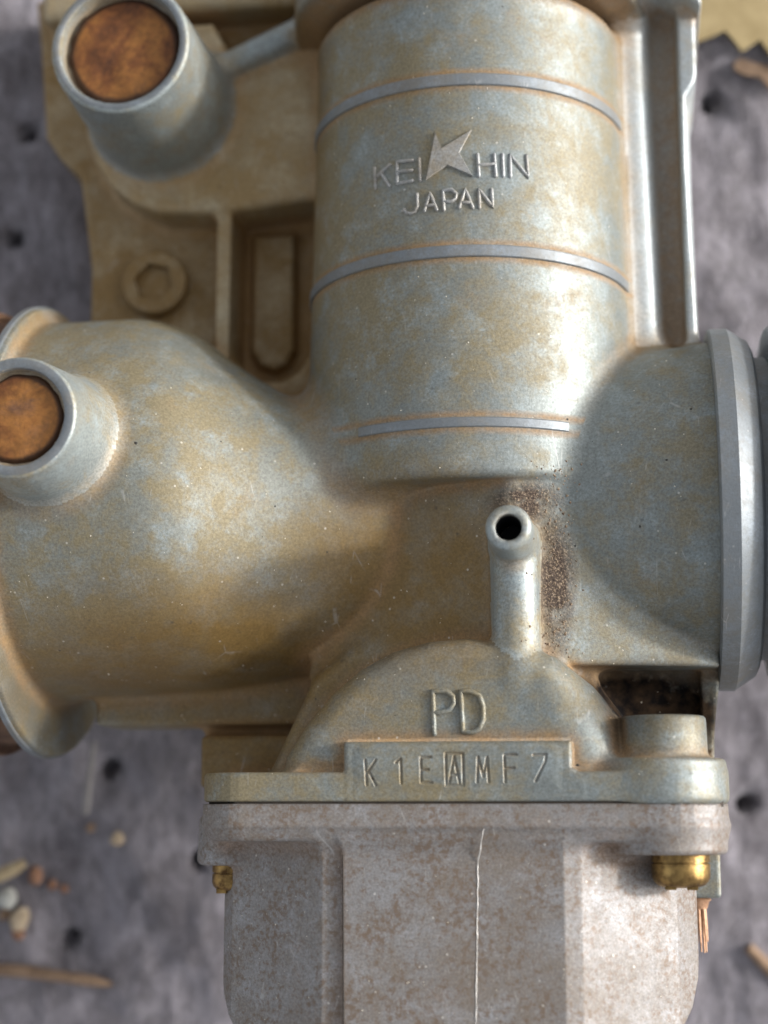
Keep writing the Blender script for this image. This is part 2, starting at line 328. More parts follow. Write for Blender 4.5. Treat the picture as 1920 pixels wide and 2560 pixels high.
BODY = [  # part name, function, blend radius, op
 ('slide_barrel', barrel_body, 0, '+'),
 ('slide_barrel', cyl(1, (.2, 0), 17.6, 17.8, 50.2, 60, .4), 5.0, '+'),
 ('intake_bell', bell(-42.0, 2, -.6,
     [(-43, 20.6), (-33, 20.7), (-27.5, 20.5), (-24.5, 19.7), (-21.5, 17.8), (-18.5, 15.8), (-15, 14.0), (-10, 12.1), (-5.5, 10.4), (2, 8)],
     [(-43, 20.8), (-31, 20.9), (-26.4, 19.2), (-23.9, 16.9), (-21, 14.8), (-17, 12.3), (-12, 10.6), (2, 9.5)],
     [(-43, 17.0), (-33, 16.6), (-24, 16.2), (-18, 15.4), (-13, 14.6), (2, 13)]), 3.2, '+'),
 ('bell_flange', cyl(0, (-.6, 0), 22.4, 22.2, -42.2, -41.1, .15), .8, '+'),
 ('intake_collar', cyl(0, (-.6, 0), 21.0, 21.0, -48, -42.2, .3), .3, '+'),
 ('intake_collar', cyl(0, (-.6, 0), 22.2, 22.2, -50, -46.4, .3), .3, '+'),
 ('outlet_spigot', bell(0, 23.2, 0, [(0, 11.6), (6, 12.1), (16, 13.9), (23.5, 15.4)], [(0, 14.2), (8, 14.4), (17, 15.2), (23.5, 16.0)], [(0, 13.6), (8, 14.4), (17, 15.6), (23.5, 16.2)]), 1.1, '+'),
 ('venturi_block', roof_block, .3, '+'),
 ('bowl_cover', extr(PED, 2, -2, 9.5, 1.2), 2.5, '+'),
 ('bowl_cover', arch_body, .6, '+'),
 ('bowl_cover', bx(-36.6, -15, -20.0, -14, -7, 1.2, .5), 1.0, '+'),
 ('bowl_cover', bx(-26.2, -13, -26, -18.5, -10, -1.2, .5), 1.4, '+'),
 ('bowl_cover', bx(-26.0, -17.2, -26, -21.0, -10, 1.4, .5), .8, '+'),
 ('outlet_spigot', bx(8, 22.4, -24.5, -13, -12, 3.0, .5), 1.2, '+'),
 ('outlet_spigot', extr([(21.4, -13), (21.0, -22.8), (22.2, -22.8), (23.0, -16.5), (23.0, -13)], 2, -9, 4.2, .25), .4, '+'),
 ('bowl_cover', extr(TOPFL, 1, -27.45, -24.95, .28), .7, '+'),
 ('bowl_cover', cyl(1, (17.2, 11.6), 5.7, 5.7, -27.45, -23.8, .45), .9, '+'),
 ('screw_boss', cyl(1, (17.65, 12.6), 3.75, 3.6, -26, -20.2, .35), .6, '+'),
 ('bowl_cover', extr([(-9.5, -27.45), (-9.5, -22.4), (9.9, -22.4), (9.9, -24.6), (11.2, -25.4), (11.2, -27.45)], 2, 9, 17.1, .35), .05, '+'),
 ('vent_pipe', capsule((5.2, -5.2, 13.9), (5.15, -17, 13.7), 2.05, 2.1), .8, '+'),
 ('vent_pipe', cyl(2, (5.1, -4.85), 2.25, 1.95, 11, 21.4, .55), .5, '+'),
 ('mounting_bracket', extr(PLATE, 2, -15, -6.2, .6), .8, '+'),
 ('mounting_bracket', extr(RIM, 2, -14, -3.4, .8), 1.2, '+'),
 ('mounting_bracket', extr(SLOT, 2, -7.7, 4, .5), .9, '-'),
 ('mounting_bracket', extr(PANEL, 2, -10, -6.1, .6), .7, '+'),
 ('bracket_rib', bx(-26.15, -24.6, 9, 34.5, -12, -1.8, .35), .6, '+'),
 ('tube_shelf', extr(SHELF, 2, -9.5, -1.2, .9), 1.0, '+'),
 ('tube_shelf', bx(-46, -8, 55.6, 68, -12, -1.5, 1.0), .8, '+'),
 ('support_rib', capsule((-26, 48.3, -.9), (-10, 55.0, -.3), 1.35, 1.5), .9, '+'),
 ('side_wing', bx(8, 22.2, 14.5, 58, -12, -.75, .6), 2.0, '+'),
 ('side_wing', capsule((17.3, 12, .25), (16.5, 50, .05), 1.8, 1.65), 2.2, '+'),
 ('side_wing', extr([(21.15, 14.8), (21.15, 60), (23.1, 60), (22.95, 43.2), (22.75, 42.3), (21.85, 40.9), (21.75, 34), (22.25, 14.8)], 2, -11, 2.6, .35), .9, '+'),
 ('side_wing', extr([(13, 50.6), (19.5, 50.9), (21.8, 50.1), (23.5, 48.9), (23.7, 62), (13, 62)], 2, -11, 5.5, .5), .5, '+'),
 ('inlet_tube', cyl(2, (-32.1, 44.3), 7.7, 6.85, -4, 14.2, .45), 2.0, '+'),
 ('inlet_tube', cyl(2, (-35.6, 4.3), 6.9, 5.2, 12, 28.5, .35), 1.4, '+'),
 ('inlet_tube', cyl(2, (-32.1, 44.3), 5.85, 6.05, 12.2, 20, .2), .1, '-'),
 ('inlet_tube', cyl(2, (-35.6, 4.3), 4.2, 4.25, 27.5, 33, .15), .1, '-'),
 ('vent_pipe', cyl(2, (5.1, -4.85), 1.12, 1.12, 15.5, 24, .05), .15, '-'),
]
BOWL_X = [(-21.9, -14), (-21.7, 8.6), (-20.6, 10.2), (-12.4, 15.3), (-11.6, 15.75), (-9.75, 15.75), (-9.7, 16.15), (9.0, 16.15), (10.4, 15.6), (18.4, 10.2), (20.2, 7.6), (20.3, -14)]
BOWL_Y = [(-22.6, -26), (-21.8, -42.6), (-21.5, -44.4), (-20.8, -46.0), (-19.7, -47.4), (-18.3, -48.3), (-16.5, -48.7), (15.0, -48.7), (16.9, -48.0), (18.4, -46.7), (19.5, -44.8), (20.1, -42.4), (21, -26)]
FL2 = roundpoly([(-22.6, -13), (-22.6, 17.05), (22.95, 17.05), (22.95, -13)], [0, 4.0, 5.5, 0])
def bowl_body(x, y, z):
    return np.maximum(extr(BOWL_X, 1, -50, -28, .25)(x, y, z), extr(BOWL_Y, 2, -30, 40, .5)(x, y, z))
BOWL = [
 ('bowl_shell', bowl_body, 0, '+'),
 ('bowl_flange', extr(FL2, 1, -29.40, -27.62, .08), .3, '+'),
 ('bowl_flange', extr(FL2, 1, -30.8, -29.25, .85, grow=-.32), 1.3, '+'),
 ('bowl_flange', cyl(1, (17.7, 11.8), 5.1, 5.0, -31.85, -29.2, .5), .9, '+'),
 ('bowl_flange', cyl(1, (-20.8, 7.8), 3.6, 3.4, -33.0, -28.5, .6), .6, '+'),
]

def field(prims, x, y, z):
    d = None; crease = None
    for (n, f, k, op) in prims:
        e = f(x, y, z)
        if d is None: d = e; continue
        if op == '-': e = -e; hh = np.maximum(k-np.abs(d-e), 0)/k; d = np.maximum(d, e)+hh*hh*k*.25
        else:
            hh = np.maximum(k-np.abs(d-e), 0)/k; d = np.minimum(d, e)-hh*hh*k*.25
    return d, crease

def surface_nets(prims, lo, hi, h):
    lo = np.array(lo, float); B = 8
    nb = np.ceil((np.array(hi)-lo)/(h*B)).astype(int); N = nb*B
    ii = np.stack(np.meshgrid(*[np.arange(n) for n in nb], indexing='ij'), -1).reshape(-1, 3)
    cc = lo+(ii*B+(B-1)/2)*h
    d, _ = field(prims, cc[:, 0], cc[:, 1], cc[:, 2])
    lim = h*B*.87*1.45+.4
    V = np.repeat(np.repeat(np.repeat(np.where(d > 0, 1., -1.).astype(np.float32).reshape(nb), B, 0), B, 1), B, 2)
    near = np.where(np.abs(d) < lim)[0]
    off = np.stack(np.meshgrid(*[np.arange(B)]*3, indexing='ij'), -1).reshape(-1, 3)
    for s in range(0, len(near), 900):
        bl = ii[near[s:s+900]]; idx = (bl[:, None, :]*B+off[None]).reshape(-1, 3)
        p = lo+idx*h
        dd, _ = field(prims, p[:, 0], p[:, 1], p[:, 2])
        V[idx[:, 0], idx[:, 1], idx[:, 2]] = dd
    V[0] = V[-1] = 1; V[:, 0] = V[:, -1] = 1; V[:, :, 0] = V[:, :, -1] = 1
    S = V < 0
    c = np.zeros(tuple(N-1), np.int8)
    for a in (0, 1):
        for b in (0, 1):
            for e in (0, 1): c += S[a:N[0]-1+a, b:N[1]-1+b, e:N[2]-1+e]
    act = np.argwhere((c > 0) & (c < 8))
    vid = np.full(tuple(N-1), -1, np.int32); vid[act[:, 0], act[:, 1], act[:, 2]] = np.arange(len(act))
    pos = np.zeros((len(act), 3)); cnt = np.zeros(len(act))
    cor = [(a, b, e) for a in (0, 1) for b in (0, 1) for e in (0, 1)]
    val = {k: V[act[:, 0]+k[0], act[:, 1]+k[1], act[:, 2]+k[2]] for k in cor}
    for k in cor:
        for ax in range(3):
            if k[ax]: continue
            q = list(k); q[ax] = 1; q = tuple(q); va, vb = val[k], val[q]
            m = (va < 0) != (vb < 0); t = np.where(m, va/np.where(m, va-vb, 1), 0)
            pt = np.tile(np.array(k, float), (len(act), 1)); pt[:, ax] += t
            pos[m] += pt[m]; cnt[m] += 1
    P = lo+(act+pos/cnt[:, None])*h
    Q = []
    for ax in range(3):
        sl0 = [slice(None)]*3; sl1 = [slice(None)]*3; sl0[ax] = slice(0, -1); sl1[ax] = slice(1, None)
        a = S[tuple(sl0)]; b = S[tuple(sl1)]; e = np.argwhere(a != b)
        o1, o2 = [i for i in range(3) if i != ax]
        e = e[(e[:, o1] > 0) & (e[:, o2] > 0) & (e[:, o1] < N[o1]-1) & (e[:, o2] < N[o2]-1)]
        inside = S[e[:, 0], e[:, 1], e[:, 2]]
        def g(d1, d2):
            t = e.copy(); t[:, o1] -= d1; t[:, o2] -= d2
            return vid[t[:, 0], t[:, 1], t[:, 2]]
        q = np.stack([g(1, 1), g(0, 1), g(0, 0), g(1, 0)], -1)
        flip = inside if ax != 1 else ~inside
        q[~flip] = q[~flip][:, ::-1]
        Q.append(q)
    Q = np.concatenate(Q)
    return P, Q

def gradient(prims, P, e=.05):
    G = np.zeros_like(P)
    for k in ((1, -1, -1), (-1, -1, 1), (-1, 1, -1), (1, 1, 1)):
        d, _ = field(prims, P[:, 0]+k[0]*e, P[:, 1]+k[1]*e, P[:, 2]+k[2]*e)
        G += np.array(k)[None]*d[:, None]
    return G/np.maximum(np.linalg.norm(G, axis=1, keepdims=True), 1e-9)

def build_cast(prims, lo, hi, h, mats, parent, labels={}):
    P, Q = surface_nets(prims, lo, hi, h)
    for _ in range(2):
        n = gradient(prims, P); d, cr = field(prims, P[:, 0], P[:, 1], P[:, 2])
        P = P-np.clip(d, -.5*h, .5*h)[:, None]*n*.9
    n = gradient(prims, P); R0 = 1.3; T = P+n*R0            # how enclosed each spot is: 0 on flats and edges, >0 in fillets
    far, _ = field(prims, T[:, 0], T[:, 1], T[:, 2]); cr = np.clip((1-far/R0-.14)*2.6, 0, 1)
    if prims is BODY:           # clay line left in the joint between bell and middle block
        eb = dict((a, b) for a, b, _k, _o in prims if a == 'intake_bell')['intake_bell'](P[:, 0], P[:, 1], P[:, 2]); ek = roof_block(P[:, 0], P[:, 1], P[:, 2])
        cr = np.maximum(cr, .95*np.exp(-((eb-ek)/.42)**2)*(np.abs(eb) < .9)*(P[:, 1] < .5))
    for _ in range(3):
        acc = np.zeros(len(P)); cnt = np.zeros(len(P)); qm = cr[Q].mean(1)
        for k in range(4): np.add.at(acc, Q[:, k], qm); np.add.at(cnt, Q[:, k], 1)
        cr = acc/np.maximum(cnt, 1)
    C = P[Q].mean(1)
    names = []; best = np.full(len(C), 1e9); own = np.zeros(len(C), int)
    for (nm, f, k, op) in prims:
        if nm not in names: names.append(nm)
        e = np.abs(f(C[:, 0], C[:, 1], C[:, 2]))
        if op == '-': e = e+.02
        m = e < best; best[m] = e[m]; own[m] = names.index(nm)
    objs = {}
    for i, nm in enumerate(names):
        groups = [own == i]
        if nm == 'inlet_tube':
            up = C[:, 1] > 24; groups = [(own == i) & up, (own == i) & ~up]
        for gsel in groups:
            q = Q[gsel]
            if len(q) == 0: continue
            u, inv = np.unique(q, return_inverse=True); inv = inv.reshape(q.shape)
            me = bpy.data.meshes.new(nm)
            me.vertices.add(len(u)); me.vertices.foreach_set('co', (P[u]*MM).astype(np.float32).ravel())
            me.loops.add(inv.size); me.loops.foreach_set('vertex_index', inv.astype(np.int32).ravel())
            me.polygons.add(len(inv)); me.polygons.foreach_set('loop_start', np.arange(0, inv.size, 4, dtype=np.int32))
            me.update(calc_edges=True)
            me.polygons.foreach_set('use_smooth', np.ones(len(inv), bool))
            at = me.attributes.new('dust', 'FLOAT', 'POINT'); at.data.foreach_set('value', cr[u].astype(np.float32))
            me.normals_split_custom_set_from_vertices(n[u])
            me.materials.append(mats.get(nm, mats['*']))
            o = link(bpy.data.objects.new(nm, me), parent); objs.setdefault(nm, []).append(o)
            if nm in labels: o['label'] = labels[nm]
    return objs

def vnoise(X, Y, s, seed):
    r = np.random.default_rng(seed); T = r.random((256, 256)); u, v = X/s+300, Y/s+300
    i, j = np.floor(u).astype(int), np.floor(v).astype(int); fu, fv = u-i, v-j
    fu = fu*fu*(3-2*fu); fv = fv*fv*(3-2*fv); g = lambda a, b: T[a % 256, b % 256]
    return (g(i, j)*(1-fu)+g(i+1, j)*fu)*(1-fv)+(g(i, j+1)*(1-fu)+g(i+1, j+1)*fu)*fv

# ------------------------------------------------------------------ small shape builders (mm)
def lathe(name, prof, c, ax, mat, parent, n=96, a0=0.0, a1=2*math.pi, closed=True, smooth_ang=35):
    """profile [(t, r)] turned about axis ax through c (the two other coordinates)"""
    full = abs(a1-a0-2*math.pi) < 1e-6; m = n if full else n+1
    V = []; F = []
    for i in range(m):
        a = a0+(a1-a0)*i/n
        for (t, r) in prof:
            p = [0, 0, 0]; o = [k for k in range(3) if k != ax]
            p[ax] = t; p[o[0]] = c[0]+r*math.sin(a); p[o[1]] = c[1]+r*math.cos(a); V.append(p)
    L = len(prof)
    for i in range(n):
        j = (i+1) % m
        for k in range(L-1): F.append((i*L+k, i*L+k+1, j*L+k+1, j*L+k))
    if not full:
        F.append(tuple(range(L))); F.append(tuple((m-1)*L+k for k in reversed(range(L))))
    o = mesh_obj(name, V, F, mat, parent)
    fix_normals(o, smooth_ang); return o
def fix_normals(o, ang=35):
    bm = bmesh.new(); bm.from_mesh(o.data); bmesh.ops.recalc_face_normals(bm, faces=bm.faces)
    lim = math.radians(ang)
    for e in bm.edges:
        if len(e.link_faces) == 2 and e.calc_face_angle(0) > lim: e.smooth = False
    bm.to_mesh(o.data); bm.free()
def ridge(name, strokes, mapf, w, h, mat, parent, seg=7, sink=.12):
    """rounded raised strokes; mapf(s, t) -> (point, normal, ds, dt)"""
    V = []; F = []
    for si, st in enumerate(strokes):
        pts = [Vector(p) for p in st]; dense = [pts[0]]
        for a, b in zip(pts, pts[1:]):
            k = max(1, int((b-a).length/.35))
            for i in range(1, k+1): dense.append(a+(b-a)*i/k)
        d0 = (dense[1]-dense[0]).normalized(); d1 = (dense[-1]-dense[-2]).normalized()
        dense = [dense[0]-d0*w*.9, dense[0]-d0*w*.55]+dense+[dense[-1]+d1*w*.55, dense[-1]+d1*w*.9]
        sc = [.15, .75]+[1.0]*(len(dense)-4)+[.75, .15]
        hv = h*(1+.06*((si*37) % 5-2)/2); base = len(V)
        for i, p in enumerate(dense):
            t = (dense[min(i+1, len(dense)-1)]-dense[max(i-1, 0)]).normalized(); nrm = Vector((-t.y, t.x))
            wob = 1+.06*math.sin(i*1.7+si)
            for k in range(seg):
                a = math.pi*k/(seg-1); off = nrm*(math.cos(a)*w*sc[i]*wob)
                hh = -sink+(hv+sink)*(math.sin(a)**.7)*(.25+.75*sc[i])
                V.append(mapf(p.x+off.x, p.y+off.y, hh))
        for i in range(len(dense)-1):
            for k in range(seg-1):
                F.append((base+i*seg+k, base+i*seg+k+1, base+(i+1)*seg+k+1, base+(i+1)*seg+k))
        F.append(tuple(base+k for k in range(seg))); e = base+(len(dense)-1)*seg; F.append(tuple(e+k for k in reversed(range(seg))))
    o = mesh_obj(name, V, F, mat, parent); fix_normals(o, 50); return o
def barrel_r(y): return 16.05+(15.15-16.05)*min(max((y-.9)/46.6, 0), 1)
def on_barrel(s, y, h):
    th = s/15.85; r = barrel_r(y)+h
    return (.2+r*math.sin(th), y, r*math.cos(th))
def tube(name, pts, r, mat, parent=None, n=6, jit=0.0, scale=MM):
    V = []; F = []; P = [Vector(p) for p in pts]
    for i, p in enumerate(P):
        t = (P[min(i+1, len(P)-1)]-P[max(i-1, 0)]).normalized()
        u = t.orthogonal().normalized(); v = t.cross(u)
        rr = (r[i] if hasattr(r, '__len__') else r)*(1+jit*random.uniform(-1, 1))
        for k in range(n):
            a = 2*math.pi*k/n; V.append(p+u*math.cos(a)*rr+v*math.sin(a)*rr)
    for i in range(len(P)-1):
        for k in range(n): F.append((i*n+k, i*n+(k+1) % n, (i+1)*n+(k+1) % n, (i+1)*n+k))
    F.append(tuple(reversed(range(n)))); F.append(tuple((len(P)-1)*n+k for k in range(n)))
    o = mesh_obj(name, V, F, mat, parent, scale=scale); fix_normals(o, 60); return o

# ================================================================== THE CARBURETOR
carb = bpy.data.objects.new('carburetor', None); link(carb)
carb.matrix_world = Matrix.Translation(ORG) @ RC.to_4x4()
carb.empty_display_size = .01
thing(carb, 'dusty grey cast metal carburetor lying on the grey cloth', 'carburetor')
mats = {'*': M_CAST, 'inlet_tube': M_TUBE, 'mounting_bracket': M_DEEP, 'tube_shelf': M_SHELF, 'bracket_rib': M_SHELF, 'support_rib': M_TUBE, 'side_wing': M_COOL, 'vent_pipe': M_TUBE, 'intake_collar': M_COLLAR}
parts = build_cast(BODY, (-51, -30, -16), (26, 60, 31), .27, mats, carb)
bparts = build_cast(BOWL, (-26, -50, -15), (25, -26, 20), .25, {'*': M_BOWL}, carb)

def outline_strip(name, P, y0, y1, mat):
    n = len(P); V = [(x, y0, z) for x, z in P]+[(x, y1, z) for x, z in P]
    o = mesh_obj(name, V, [(i, (i+1) % n, n+(i+1) % n, n+i) for i in range(n)]+[tuple(range(n)), tuple(range(2*n-1, n-1, -1))], mat, carb, smooth=False); fix_normals(o); return o
outline_strip('parting_flash', roundpoly([(-22.65, -12.9), (-22.65, 17.1), (23.0, 17.1), (23.0, -12.9)], [0, 4.0, 5.5, 0]), -29.46, -29.37, M_BOWL)
# gasket seam between cover and bowl
g = [(-22.1, -13), (-22.1, 13.4), (-19.0, 16.75), (19.0, 16.75), (22.4, 14.1), (22.4, -13)]
V = [(x, -27.9, z) for x, z in g]+[(x, -27.3, z) for x, z in g]; n = len(g)
o = mesh_obj('gasket', V, [(i, (i+1) % n, n+(i+1) % n, n+i) for i in range(n)]+[tuple(range(n)), tuple(range(2*n-1, n-1, -1))], M_GASKET, carb, smooth=False); fix_normals(o)

# machined ridge bands round the barrel (each a bevelled ring segment)
def band(y0, y1, up, a0, a1):
    prof = [(y0, barrel_r(y0)-.6), (y0, barrel_r(y0)+up-.08), (y0+.08, barrel_r(y0)+up), (y1-.10, barrel_r(y1)+up), (y1, barrel_r(y1)+up-.10), (y1, barrel_r(y1)-.6)]
    return lathe('ridge_band', prof, (.2, 0), 1, M_BAND, carb, 110, a0, a1, smooth_ang=25)
band(37.55, 38.7, .20, -1.62, 1.55); band(20.95, 22.05, .22, -1.60, 1.56); band(5.15, 6.05, .15, -.60, .66)

# raised maker's lettering
LET = [('K', [[(-8.09, 30.7), (-7.95, 28.63)], [(-6.32, 30.64), (-7.79, 29.78)], [(-7.33, 30.01), (-6.38, 28.54)]]), ('E', [[(-5.58, 30.71), (-5.52, 28.57)], [(-5.58, 30.75), (-3.94, 30.62)], [(-5.52, 29.75), (-4.0, 29.66)], [(-5.52, 28.57), (-3.95, 28.64)]]), ('I', [[(-3.29, 30.7), (-3.2, 28.59)]]), ('H', [[(2.23, 30.73), (2.33, 28.62)], [(3.78, 30.76), (3.9, 28.65)], [(2.29, 29.67), (3.82, 29.82)]]), ('I', [[(4.57, 30.8), (4.61, 28.69)]]), ('N', [[(5.29, 28.68), (5.29, 30.8), (7.01, 28.79), (6.9, 30.9)]]), ('J', [[(-3.5, 27.28), (-3.45, 26.07), (-3.68, 25.6), (-4.13, 25.48), (-4.59, 25.62), (-4.82, 25.99)]]), ('A', [[(-2.79, 25.54), (-2.23, 27.2), (-1.6, 25.53)], [(-2.51, 26.01), (-1.81, 26.05)]]), ('P', [[(-0.93, 25.48), (-1.03, 27.36), (-0.2, 27.39), (0.24, 26.95), (0.16, 26.51), (-0.21, 26.26), (-0.93, 26.25)]]), ('A', [[(0.47, 25.62), (1.06, 27.36), (1.73, 25.58)], [(0.74, 26.1), (1.52, 26.08)]]), ('N', [[(2.35, 25.6), (2.3, 27.35), (3.56, 25.66), (3.48, 27.36)]])]
for ch, st in LET:
    o = ridge('letter', st, on_barrel, .185, .24, M_LETTER, carb); o['label'] = 'raised letter %s on the barrel' % ch
STAR = [(-1.72, 33.04), (-1.16, 31.38), (1.66, 33.05), (0.51, 30.88), (1.72, 28.59), (-0.59, 29.73), (-2.6, 28.57)]
bm = bmesh.new()
cen = Vector((sum(p[0] for p in STAR)/7, sum(p[1] for p in STAR)/7))
rings = []
for sc, h in ((1.045, -.15), (1.0, .24), (.955, .30)):
    rings.append([bm.verts.new(Vector(on_barrel(cen.x+(p[0]-cen.x)*sc, cen.y+(p[1]-cen.y)*sc, h))*MM) for p in STAR])
for a, b in zip(rings, rings[1:]):
    for i in range(7): bm.faces.new((a[i], a[(i+1) % 7], b[(i+1) % 7], b[i]))
bmesh.ops.triangulate(bm, faces=[bm.faces.new(rings[-1])])
bmesh.ops.recalc_face_normals(bm, faces=bm.faces)
me = bpy.data.meshes.new('star_emblem'); bm.to_mesh(me); bm.free(); me.materials.append(M_LETTER)
link(bpy.data.objects.new('star_emblem', me), carb)['label'] = 'raised pointed star emblem shaped like a letter K'
PDL = [('P', [[(-1.82, -21.74), (-1.93, -18.1), (-0.74, -18.11), (-0.16, -18.56), (-0.1, -19.14), (-0.49, -19.71), (-1.27, -19.92), (-1.85, -19.91)]]), ('D', [[(0.65, -21.56), (0.49, -18.12), (1.32, -18.13), (2.09, -18.52), (2.4, -19.42), (2.39, -20.56), (2.06, -21.32), (1.42, -21.63), (0.65, -21.56)]])]
for ch, st in PDL:
    o = ridge('letter', st, lambda s, t, h: (s, t, 15.9+h), .245, .34, M_CAST, carb); o['label'] = 'large raised letter %s on the arched cover' % ch
# stamped code plate: a fine relief grid with the strokes pressed in
STAMP = [[(-7.61, -23.97), (-7.48, -26.04)], [(-6.71, -23.97), (-7.48, -25.1)], [(-7.29, -24.91), (-6.71, -26.04)], [(-4.98, -24.17), (-4.57, -23.86), (-4.51, -25.92)], [(-2.84, -23.74), (-2.81, -25.87)], [(-2.84, -23.74), (-1.98, -23.74)], [(-2.81, -24.8), (-2.2, -24.77)], [(-2.79, -25.87), (-1.92, -25.87)], [(-0.74, -23.44), (0.73, -23.44), (0.76, -26.1), (-0.68, -26.12), (-0.74, -23.44)], [(-0.44, -25.94), (-0.01, -23.69), (0.42, -25.88)], [(-0.27, -25.25), (0.3, -25.19)], [(1.93, -25.82), (2.02, -23.76), (2.44, -25.38), (2.78, -23.77), (2.9, -25.82)], [(4.29, -25.83), (4.23, -23.59), (5.23, -23.56)], [(4.28, -24.71), (5.03, -24.67)], [(6.68, -23.6), (7.74, -23.57), (7.67, -24.16), (6.83, -25.77)]]
gx = np.arange(-9.2, 9.61, .05); gy = np.arange(-27.2, -22.64, .05)
X, Y = np.meshgrid(gx, gy, indexing='ij'); D = np.full(X.shape, 9.0)
for s in STAMP:
    for a, b in zip(s, s[1:]):
        ex, ey = b[0]-a[0], b[1]-a[1]; t = np.clip(((X-a[0])*ex+(Y-a[1])*ey)/(ex*ex+ey*ey), 0, 1)
        D = np.minimum(D, hyp(X-a[0]-ex*t, Y-a[1]-ey*t))
ed = np.minimum(np.minimum(X-gx[0], gx[-1]-X), Y-gy[0])
Z = 17.235-.17*np.exp(-(D/.085)**2)+.012*np.exp(-((D-.2)/.08)**2)-.16*np.exp(-(ed/1.05)**2)-.10*np.exp(-((gy[-1]-Y)/.2)**2)
nx, ny = X.shape
idx = np.arange(nx*ny).reshape(nx, ny)
Fq = np.stack([idx[:-1, :-1], idx[1:, :-1], idx[1:, 1:], idx[:-1, 1:]], -1).reshape(-1, 4)
o = mesh_obj('code_plate', np.stack([X, Y, Z], -1).reshape(-1, 3), Fq.tolist(), M_CAST, carb)
at = o.data.attributes.new('dust', 'FLOAT', 'POINT'); at.data.foreach_set('value', (.75*np.exp(-(D/.09)**2)).astype(np.float32).ravel())
o['label'] = 'flat plate stamped K 1 E A M F 7'

# outlet flange with groove (turned)
lathe('outlet_flange', [(22.9, 13), (22.9, 16.85), (23.05, 17.1), (24.6, 17.15), (26.5, 15.9), (26.8, 15.3), (26.9, 14.3), (28.1, 14.3), (28.3, 16.9), (28.6, 17.25), (36, 17.25), (36, 12)], (0, 0), 0, M_BAND, carb, 160, smooth_ang=22)
lathe('flange_rim', [(-42.26, 21.6), (-42.26, 22.4), (-42.18, 22.52), (-41.7, 22.52), (-41.6, 22.42), (-41.6, 21.6)], (-.6, 0), 0, M_BAND, carb, 160, smooth_ang=30)
# rusty plugs in the two inlet tubes
for (c, z, r), tb in zip(((( -32.1, 44.3), 12.75, 5.9), ((-35.6, 4.3), 27.75, 4.18)), parts['inlet_tube']):
    NR, NA = 26, 72; V = [(c[0], c[1], z+.12)]; F = []
    for a in range(1, NR+1):
        for b in range(NA):
            th = 2*math.pi*b/NA; rad = r*a/NR; px, py = c[0]+rad*math.cos(th), c[1]+rad*math.sin(th); q = a/NR
            hz = .30*(float(vnoise(px, py, 2.6, 11))-.5)+.08*(float(vnoise(px, py, .8, 12))-.5)+.03*(float(vnoise(px, py, .25, 13))-.5)
            V.append((px, py, z+.12-.10*q*q-(.55*max(0, (q-.90+.07*float(vnoise(px, py, 1.1, 14)))/.1)**1.5)+hz*(1-q**8)))
    for b in range(NA): F.append((0, 1+b, 1+(b+1) % NA))
    for a in range(NR-1):
        for b in range(NA): F.append((1+a*NA+b, 1+(a+1)*NA+b, 1+(a+1)*NA+(b+1) % NA, 1+a*NA+(b+1) % NA))
    o = mesh_obj('rust_plug', V, F, M_RUST, tb); fix_normals(o, 60)
    at = o.data.attributes.new('rim', 'FLOAT', 'POINT')
    for i, v in enumerate(o.data.vertices): at.data[i].value = min(1, math.hypot(v.co.x/MM-c[0], v.co.y/MM-c[1])/r)
    zt, ro = (14.22, 6.5) if c[1] > 24 else (28.52, 4.98)
    rm = lathe('tube_rim', [(zt-.3, r*1.0), (zt-.02, r*1.02), (zt+.03, r*1.05), (zt+.05, ro-.25), (zt-.02, ro+.02), (zt-.3, ro+.1)], c, 2, M_BAND, tb, 128, smooth_ang=50)
    for v in rm.data.vertices:          # worn, nicked edge
        a = math.atan2(v.co.y-c[1]*MM, v.co.x-c[0]*MM); w = float(vnoise(a*9, v.co.z/MM*.3, 1.0, 21))-.5; nick = max(0, float(vnoise(a*14, 3.3, 1.0, 22))-.80)
        v.co.z += (w*.05-nick*.45)*MM; k = 1+w*.007; v.co.x = c[0]*MM+(v.co.x-c[0]*MM)*k; v.co.y = c[1]*MM+(v.co.y-c[1]*MM)*k
o = lathe('bore', [(15.52, .001), (15.54, 1.06), (20.6, 1.06)], (5.1, -4.85), 2, M_DARK, parts['vent_pipe'][0], 32)
# hex socket bolt
bm = bmesh.new(); c = Vector((-33.6, 26.75)); ZB = -4.7
def ringv(r, z, n, a0=0): return [bm.verts.new(Vector((c.x+r*math.cos(a0+2*math.pi*i/n), c.y+r*math.sin(a0+2*math.pi*i/n), z))*MM) for i in range(n)]
outer = [ringv(3.5, -7, 48), ringv(3.5, ZB-.35, 48), ringv(3.38, ZB-.1, 48), ringv(3.15, ZB, 48)]
for a, b in zip(outer, outer[1:]):
    for i in range(48): bm.faces.new((a[i], a[(i+1) % 48], b[(i+1) % 48], b[i]))
hexa = []
for z, rr in ((ZB, 2.2), (ZB-.9, 2.12)):
    hv = []
    for i in range(48):
        a = 2*math.pi*i/48; k = ((a+.25) % (math.pi/3))-math.pi/6; r = rr*math.cos(math.pi/6)/math.cos(k)
        hv.append(bm.verts.new(Vector((c.x+r*math.cos(a), c.y+r*math.sin(a), z))*MM))
    hexa.append(hv)
for a, b in ((outer[-1], hexa[0]), (hexa[0], hexa[1])):
    for i in range(48): bm.faces.new((a[i], a[(i+1) % 48], b[(i+1) % 48], b[i]))
bm.faces.new(hexa[1]); bmesh.ops.recalc_face_normals(bm, faces=bm.faces)
me = bpy.data.meshes.new('hex_bolt'); bm.to_mesh(me); bm.free(); me.materials.append(M_DEEP)
link(bpy.data.objects.new('hex_bolt', me), carb)
